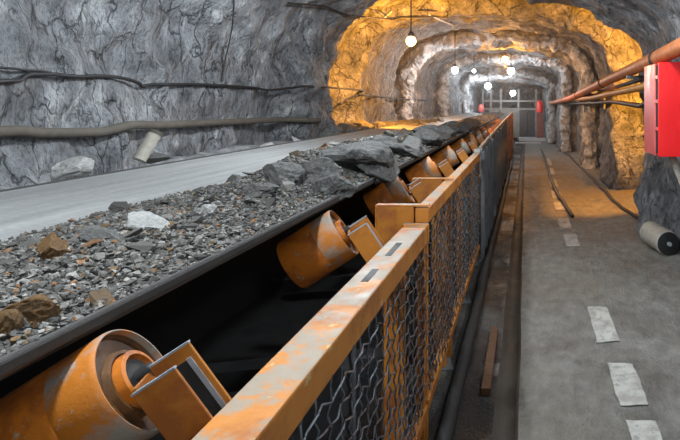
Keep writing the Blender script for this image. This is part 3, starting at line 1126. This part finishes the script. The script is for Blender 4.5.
# brackets carrying the pipes on the wall
for (Y, lab) in ((6.9, 'steel arm holding the pipes beside the boulder'), (10.6, 'steel arm holding the pipes in the orange-lit recess'), (14.2, 'steel arm holding the pipes at the second rock arch')):
    b = Vector((1.5, Y, EYE))
    ro = tag(empty('pipe_bracket', b), lab, 'bracket')
    zt = np.interp(Y, [p.y for p in big], [p.z for p in big])
    m = MB(); m.box(1.24, 1.95, Y - 0.02, Y + 0.02, zt - 0.12, zt - 0.078); m.build('arm', M['steel'], ro, off=b)
    m = MB(); m.box(1.47, 1.50, Y - 0.02, Y + 0.02, zt - 0.42, zt - 0.12); m.build('hanger', M['steel'], ro, off=b)

o = boulder('boulder', 'lump_grey', 672, 196, 6.85, 0.46, 0.55, 0.62, 'big grey boulder on the floor below the red cabinet', 77, (0.1, 0.1, 0.4), sink=0, ncut=9, rough=0.14)
o.location = (1.86, 7.0, 0.42)
o.data.materials[0] = M['rock']
# spare roller
ry = W(1.56, 6.14, 1.7 - 0.16)
sp = tag(empty('spare_roller', ry), 'spare grey roller with black end lying beside the boulder', 'roller')
dirv = Vector((-0.16, 0.98, 0)).normalized()
A = Matrix(((dirv.x, -dirv.y, 0, ry.x), (dirv.y, dirv.x, 0, ry.y), (0, 0, 1, ry.z), (0, 0, 0, 1)))
m = MB(); m.lathe([(0.0, 0.125), (0.01, 0.135), (0.52, 0.135), (0.53, 0.125)], A, 32); m.build('drum', M['tan'], sp, True, off=ry)
m = MB(); m.lathe([(-0.012, 0.115), (-0.008, 0.126), (0.004, 0.126)], A, 32); m.build('end_disc', M['black'], sp, True, off=ry)
m = MB(); m.lathe([(-0.05, 0.012), (-0.05, 0.022), (0.0, 0.022)], A, 16); m.build('axle', M['pale_steel'], sp, True, off=ry)
# pole leaning below the cabinet
m = MB(); m.tube([W(1.36, 5.35, 0.42), W(1.50, 5.3, 0.80)], 0.035, 12)
tag(m.build('drain_pipe', M['tan'], None, True), 'short pale pipe stub below the red cabinet', 'pipe')


# ------------------------------------------------------------------ left wall: hoses, debris
def resample(pts, n=4):
    out = []
    for i in range(len(pts) - 1):
        p0 = pts[max(i - 1, 0)]; p1 = pts[i]; p2 = pts[i + 1]; p3 = pts[min(i + 2, len(pts) - 1)]
        for k in range(n):
            t = k / n
            out.append(0.5 * ((2 * p1) + (p2 - p0) * t + (2 * p0 - 5 * p1 + 4 * p2 - p3) * t * t + (3 * p1 - p0 - 3 * p2 + p3) * t ** 3))
    out.append(pts[-1])
    return out


def wall_line(name, px, r, label, mat, cat, off=None):
    pts = [on_wall(x, y, (r if off is None else off)) for x, y in px]
    # keep the line taut: smooth the distance across
    for it in range(4):
        q = [p.copy() for p in pts]
        for i in range(1, len(pts) - 1):
            q[i].x = max(pts[i].x, (pts[i - 1].x + pts[i].x * 2 + pts[i + 1].x) / 4)
        pts = q
    line = resample(pts, 6)
    for p in line:      # never let the rock swallow it
        h = SHELL.ray_cast(Vector((-1.0, p.y, p.z)), Vector((-1, 0, 0)))
        if h[0] is not None and p.x < h[0].x + r * 0.8 and p.x < -2: p.x = h[0].x + r * 0.8
    m = MB(); m.tube(line, r, 10)
    return tag(m.build(name, M[mat], None, True), label, cat)


wall_line('wall_hose', [(-60, 133), (-25, 132), (5, 132), (35, 133), (70, 133), (100, 130.5), (125, 128), (150, 126), (180, 123), (210, 121), (240, 119.5), (270, 119), (300, 119.5), (316, 120)],
          0.034, 'thick tan dusty hose along the lower rock wall', 'hose_tan', 'hose', 0.05)
wall_line('wall_cable', [(-40, 86), (0, 82.5), (14, 81), (24, 76), (45, 74.5), (62, 75), (78, 75), (95, 78), (115, 80.5), (130, 83), (137, 85), (150, 83), (170, 84), (190, 85.5), (220, 86), (250, 87.5), (262, 88.5), (280, 87), (310, 86), (335, 90), (352, 92), (360, 95), (372, 96), (390, 98), (410, 99), (425, 100)],
          0.014, 'black sagging cable along the middle of the rock wall', 'cable', 'cable', 0.03)
wall_line('wall_cable', [(-40, 68), (0, 68.5), (20, 69.5), (40, 72), (60, 76), (85, 77)], 0.008, 'thin black cable joining the sagging cable on the wall', 'cable', 'cable', 0.03)
wall_line('wall_cable', [(232, -6), (228, 20), (224, 40), (221, 60), (219, 82)], 0.006, 'thin dark wire hanging down the rock wall to the cable', 'cable', 'cable', 0.02)
wall_line('roof_cable', [(285, 1), (305, 2), (322, 4), (338, 10), (352, 14), (366, 17), (382, 19), (400, 16), (418, 10)], 0.012, 'dark cable looped below the roof at the first rock arch', 'cable', 'cable', 0.04)
for k, (a, b, lab) in enumerate([((373, 9), (383, 18), 'short pale steel bolt plate in the roof by the looped cable'), ((384, 18), (392, 11), 'short pale strut crossing the bolt plate in the roof'),
                                 ((430, 14), (452, 24), 'pale timber strip under the roof beyond the orange lamp')]):
    m = MB(); m.tube([on_wall(*a, 0.03), on_wall(*b, 0.03)], 0.02, 8)
    tag(m.build('roof_strut', M['pale_steel'], None, True), lab, 'strut')

# debris on the bank behind the belt
def bank_rock(x, y, Y, s, mat, lab, seed, rot=(0, 0, 0), group=None):
    return boulder('rubble_rock', mat, x, y, Y, s[0], s[1], s[2], lab, seed, rot, group)


bank_rock(70, 171, 3.2, (0.12, 0.12, 0.085), 'lump_pale', 'pale pointed rock on the bank behind the belt', 91, (0.1, -0.2, 0.2))
bank_rock(268, 147, 5.6, (0.075, 0.1, 0.05), 'lump_pale', 'small pale rock on the bank where the wall darkens', 92, (0, 0.4, 0))
bank_rock(155, 158, 3.95, (0.09, 0.1, 0.04), 'lump_grey', 'grey rock at the foot of the tan tube', 93)
bank_rock(298, 142, 6.2, (0.10, 0.16, 0.05), 'lump_pale', 'flat pale slab leaning on the bank before the rock arch', 94, (0, 0.4, 0.3))
bank_rock(332, 134, 7.4, (0.16, 0.2, 0.12), 'lump_grey', 'grey boulder at the foot of the first rock arch', 95)
for k, (x, y, Y) in enumerate([(352, 131, 8.3), (366, 128, 8.8), (346, 128, 8.5), (378, 127, 9.2), (388, 126, 9.8), (398, 125, 10.4), (407, 124, 10.8), (416, 123, 11.2), (424, 122.5, 11.8), (432, 121.5, 12.4), (440, 120.5, 13), (361, 124, 9.0), (412, 127, 10.3), (422, 126, 10.9)]):
    bank_rock(x, y, Y, (0.13, 0.17, 0.085), 'lump_grey', 'grey rubble rock on the bank lit by the orange lamp', 120 + k, (0, 0.3, k), 'rubble rocks on the bank past the arch')
for k in range(26):
    x = random.uniform(-2.85, -2.45); Y = random.uniform(3.3, 9)
    s = random.uniform(0.03, 0.065)
    o = bpy.data.objects.new('bank_stone', random.choice(VARS)); COL.objects.link(o)
    o.location = W(x, Y, 0.53); o.scale = (s, s, s * 0.8); o.rotation_euler = (0, 0, random.uniform(0, 6))
    tag(o, 'small stone on the bank between belt and rock wall', 'stone', 'small stones on the bank')
m = MB()
a, b = PY(139, 160, 3.75), PY(156, 132, 3.85)
tt = tag(empty('tan_tube', a), 'tan cardboard-like tube leaning against the rock wall', 'tube')
m.tube([a, b], 0.042, 18); m.build('tube', M['tan'], tt, True, off=a)
d = (b - a).normalized()
m = MB(); m.tube([b - d * 0.02, b + d * 0.004], 0.0445, 18); m.build('rim', M['hose_tan'], tt, True, off=a)


# ------------------------------------------------------------------ lamps
def lamp(p, warm, watts, label, cord_up=True, size=0.07, rad=0.05, aim=None, group='mine lamps'):
    root = tag(empty('mine_lamp', p), label, 'lamp', group)
    h = SHELL.ray_cast(p, Vector((0, 0, 1)))
    zt = (h[0].z - p.z) if h[0] else 0.4
    m = MB(); m.tube([(0, 0, size * 1.5), (0, 0, zt + 0.05)], 0.01, 8); m.build('cord', M['cable'], root, True)
    m = MB(); m.lathe([(0, 0.018), (0.02, size * 0.55), (0.05, size * 0.6), (0.09, size * 0.35), (0.10, 0.012)],
                      Matrix(((0, 0, 1, 0), (0, 1, 0, 0), (1, 0, 0, size * 0.7), (0, 0, 0, 1))), 20)
    m.build('socket', M['steel'], root, True)
    m = MB()
    prof = [(-size * math.cos(t), size * math.sin(t) + 0.0005) for t in np.linspace(0.02, math.pi - 0.02, 12)]
    m.lathe(prof, Matrix(((0, 0, 1, 0), (0, 1, 0, 0), (1, 0, 0, 0), (0, 0, 0, 1))), 20)
    m.build('bulb', M['emit_warm' if warm else 'emit_cool'], root, True)
    ld = bpy.data.lights.new('lamp_light', 'POINT' if aim is None else 'SPOT')
    ld.energy = watts; ld.color = WARM if warm else COOL
    ld.shadow_soft_size = rad
    lo = bpy.data.objects.new('lamp_light', ld); COL.objects.link(lo); lo.parent = root
    lo.location = (0, 0, -size - rad - 0.01)
    if aim is not None:
        ld.spot_size = math.radians(aim[1]); ld.spot_blend = 0.2
        lo.rotation_euler = Vector(aim[0]).to_track_quat('-Z', 'Y').to_euler()
    return root


lamp(PY(411, 41, 8.75), True, P_WARM, 'bright orange lamp hanging below the first rock arch', size=0.08, aim=((-0.6, 0.7, 0.12), 176))
lamp(PY(505, 59, 15.3), True, P_WARM * 0.3, 'orange lamp hanging at the second rock arch', size=0.085)
lamp(Vector((1.93, 8.95, EYE + 0.75)), True, P_WARM * 0.85, 'orange lamp tucked into the recess behind the rock edge', size=0.05, aim=((-0.1, 0.75, -0.3), 168))  # added out of view to light the right recess and floor
lamp(PY(455, 70, 13.9), False, P_FAR, 'white lamp hanging left of the second rock arch', size=0.08)
lamp(PY(474, 71, 16.5), False, P_FAR * 0.15, 'small white lamp between the orange and white lamps', size=0.05)
lamp(PY(511, 71, 18.75), False, P_FAR, 'white lamp hanging just below the far orange lamp', size=0.12)
lamp(PY(488, 86, 22.9), False, P_FAR, 'broad white lamp under the third rock arch', size=0.13)
lamp(PY(513, 93, 24.6), False, P_FAR * 0.35, 'white lamp in front of the steel gate', size=0.12)
# unseen fill lamps added above and behind the camera to brighten the near tunnel
lamp(Vector((-1.2, 4.6, EYE + 1.25)), False, P_NEAR, 'white lamp hanging from the roof over the near belt', rad=0.07)
lamp(Vector((-1.0, 1.0, EYE + 1.25)), False, P_NEAR, 'white lamp hanging from the roof over the fence', rad=0.07)
lamp(Vector((0.75, 3.6, EYE + 1.2)), False, P_NEAR * 0.6, 'white lamp hanging from the roof over the walkway', rad=0.07)
lamp(Vector((1.0, -1.6, EYE + 0.95)), False, P_NEAR * 0.7, 'white lamp hanging from the roof behind the camera', rad=0.07)

# ------------------------------------------------------------------ gate at the far end
GY = 25.6
gb = PY(515, 128, GY); gb.z = 0
gate = tag(empty('steel_gate', gb), 'grey steel frame gate closing off the far end of the tunnel', 'gate')


def gx(x): return (x - VX) / F * GY
def gz(y): return EYE - (y - VY) / F * GY


for x in (483, 491, 501, 518.5, 536, 543.5):
    m = MB(); m.box(gx(x) - 0.045, gx(x) + 0.045, GY - 0.04, GY + 0.04, 0, gz(89)); m.build('post', M['sheet'], gate, off=gb)
for y in (101, 109):
    m = MB(); m.box(gx(482), gx(544), GY - 0.035, GY + 0.035, gz(y) - 0.04, gz(y) + 0.04); m.build('crossbar', M['sheet'], gate, off=gb)
for (x0, x1) in ((519.5, 527), (528, 535)):
    m = MB(); m.box(gx(x0), gx(x1), GY - 0.02, GY + 0.02, 0.12, gz(110)); m.build('door_panel', M['dark_door'], gate, off=gb)
for (x0, x1) in ((489, 499), (501, 517.5)):
    m = MB(); m.box(gx(x0), gx(x1), GY - 0.015, GY + 0.015, 0.12, gz(110)); m.build('lower_panel', M['sheet'], gate, off=gb)
m = MB(); m.box(gx(519), gx(551), GY - 0.9, GY - 0.1, 0, 0.16)
tag(m.build('step_slab', M['pale_steel'], None, False, 0.02), 'low pale concrete step in front of the gate', 'step')
eb = Vector((0.62, 24.9, 0.16))
ex = tag(empty('fire_extinguisher', eb), 'red fire extinguisher standing on a dull red locker by the gate', 'extinguisher')
lb = Vector((0.62, 24.9, 0.0))
m = MB(); m.box(0.48, 0.76, 24.78, 25.02, 0.16, 1.28); lk = m.build('locker', M['red_dull'], None, False, 0.01)
tag(lk, 'dull red narrow locker on the step by the gate', 'locker')
Rz = Matrix(((0, 0, 1, 0.62), (0, 1, 0, 24.9), (1, 0, 0, 1.28), (0, 0, 0, 1)))
m = MB(); m.lathe([(0, 0.12), (0.01, 0.14), (0.42, 0.14), (0.5, 0.10), (0.53, 0.04)], Rz, 24); m.build('bottle', M['red'], ex, True, off=eb)
m = MB(); m.lathe([(0.53, 0.03), (0.60, 0.03), (0.61, 0.01)], Rz, 16); m.box(0.60, 0.78, 24.88, 24.92, 1.84, 1.87); m.build('valve', M['black'], ex, True, off=eb)
m = MB(); m.tube([(0.75, 24.9, 1.85), (0.80, 24.88, 1.7), (0.78, 24.86, 1.45)], 0.015, 8); m.build('hose', M['black'], ex, True, off=eb)
# signal lamp at the tail of the belt
sb = PY(481, 111, 24.0)
sg = tag(empty('signal_post', Vector((sb.x, sb.y, 0))), 'small red signal lamp on a pale post near the belt end', 'signal')
s0 = Vector((sb.x, sb.y, 0))
m = MB(); m.tube([(sb.x, sb.y, 0), (sb.x, sb.y, sb.z - 0.05)], 0.05, 10); m.build('post', M['pale_steel'], sg, True, off=s0)
m = MB(); m.lathe([(-0.05, 0.10), (0.0, 0.13), (0.15, 0.13), (0.26, 0.09), (0.3, 0.02)], Matrix(((0, 0, 1, sb.x), (0, 1, 0, sb.y), (1, 0, 0, sb.z), (0, 0, 0, 1))), 20)
m.build('lens', M['red_side'], sg, True, off=s0)

# ------------------------------------------------------------------ dust haze hanging in the lit part of the tunnel
k = NT('dust_haze')
k.t.nodes.remove(k.b)
vsn = k.t.nodes.new('ShaderNodeVolumeScatter')
vsn.inputs['Density'].default_value = 0.0065
vsn.inputs['Anisotropy'].default_value = 0.72
k.t.links.new(vsn.outputs[0], k.t.nodes['Material Output'].inputs['Volume'])
m = MB(); m.box(-4.4, 3.2, 7.0, 30.5, -0.1, 4.4)
hz = m.build('dust_haze', k.m)
tag(hz, 'thin dust haze hanging in the far tunnel', 'haze', None, 'stuff')
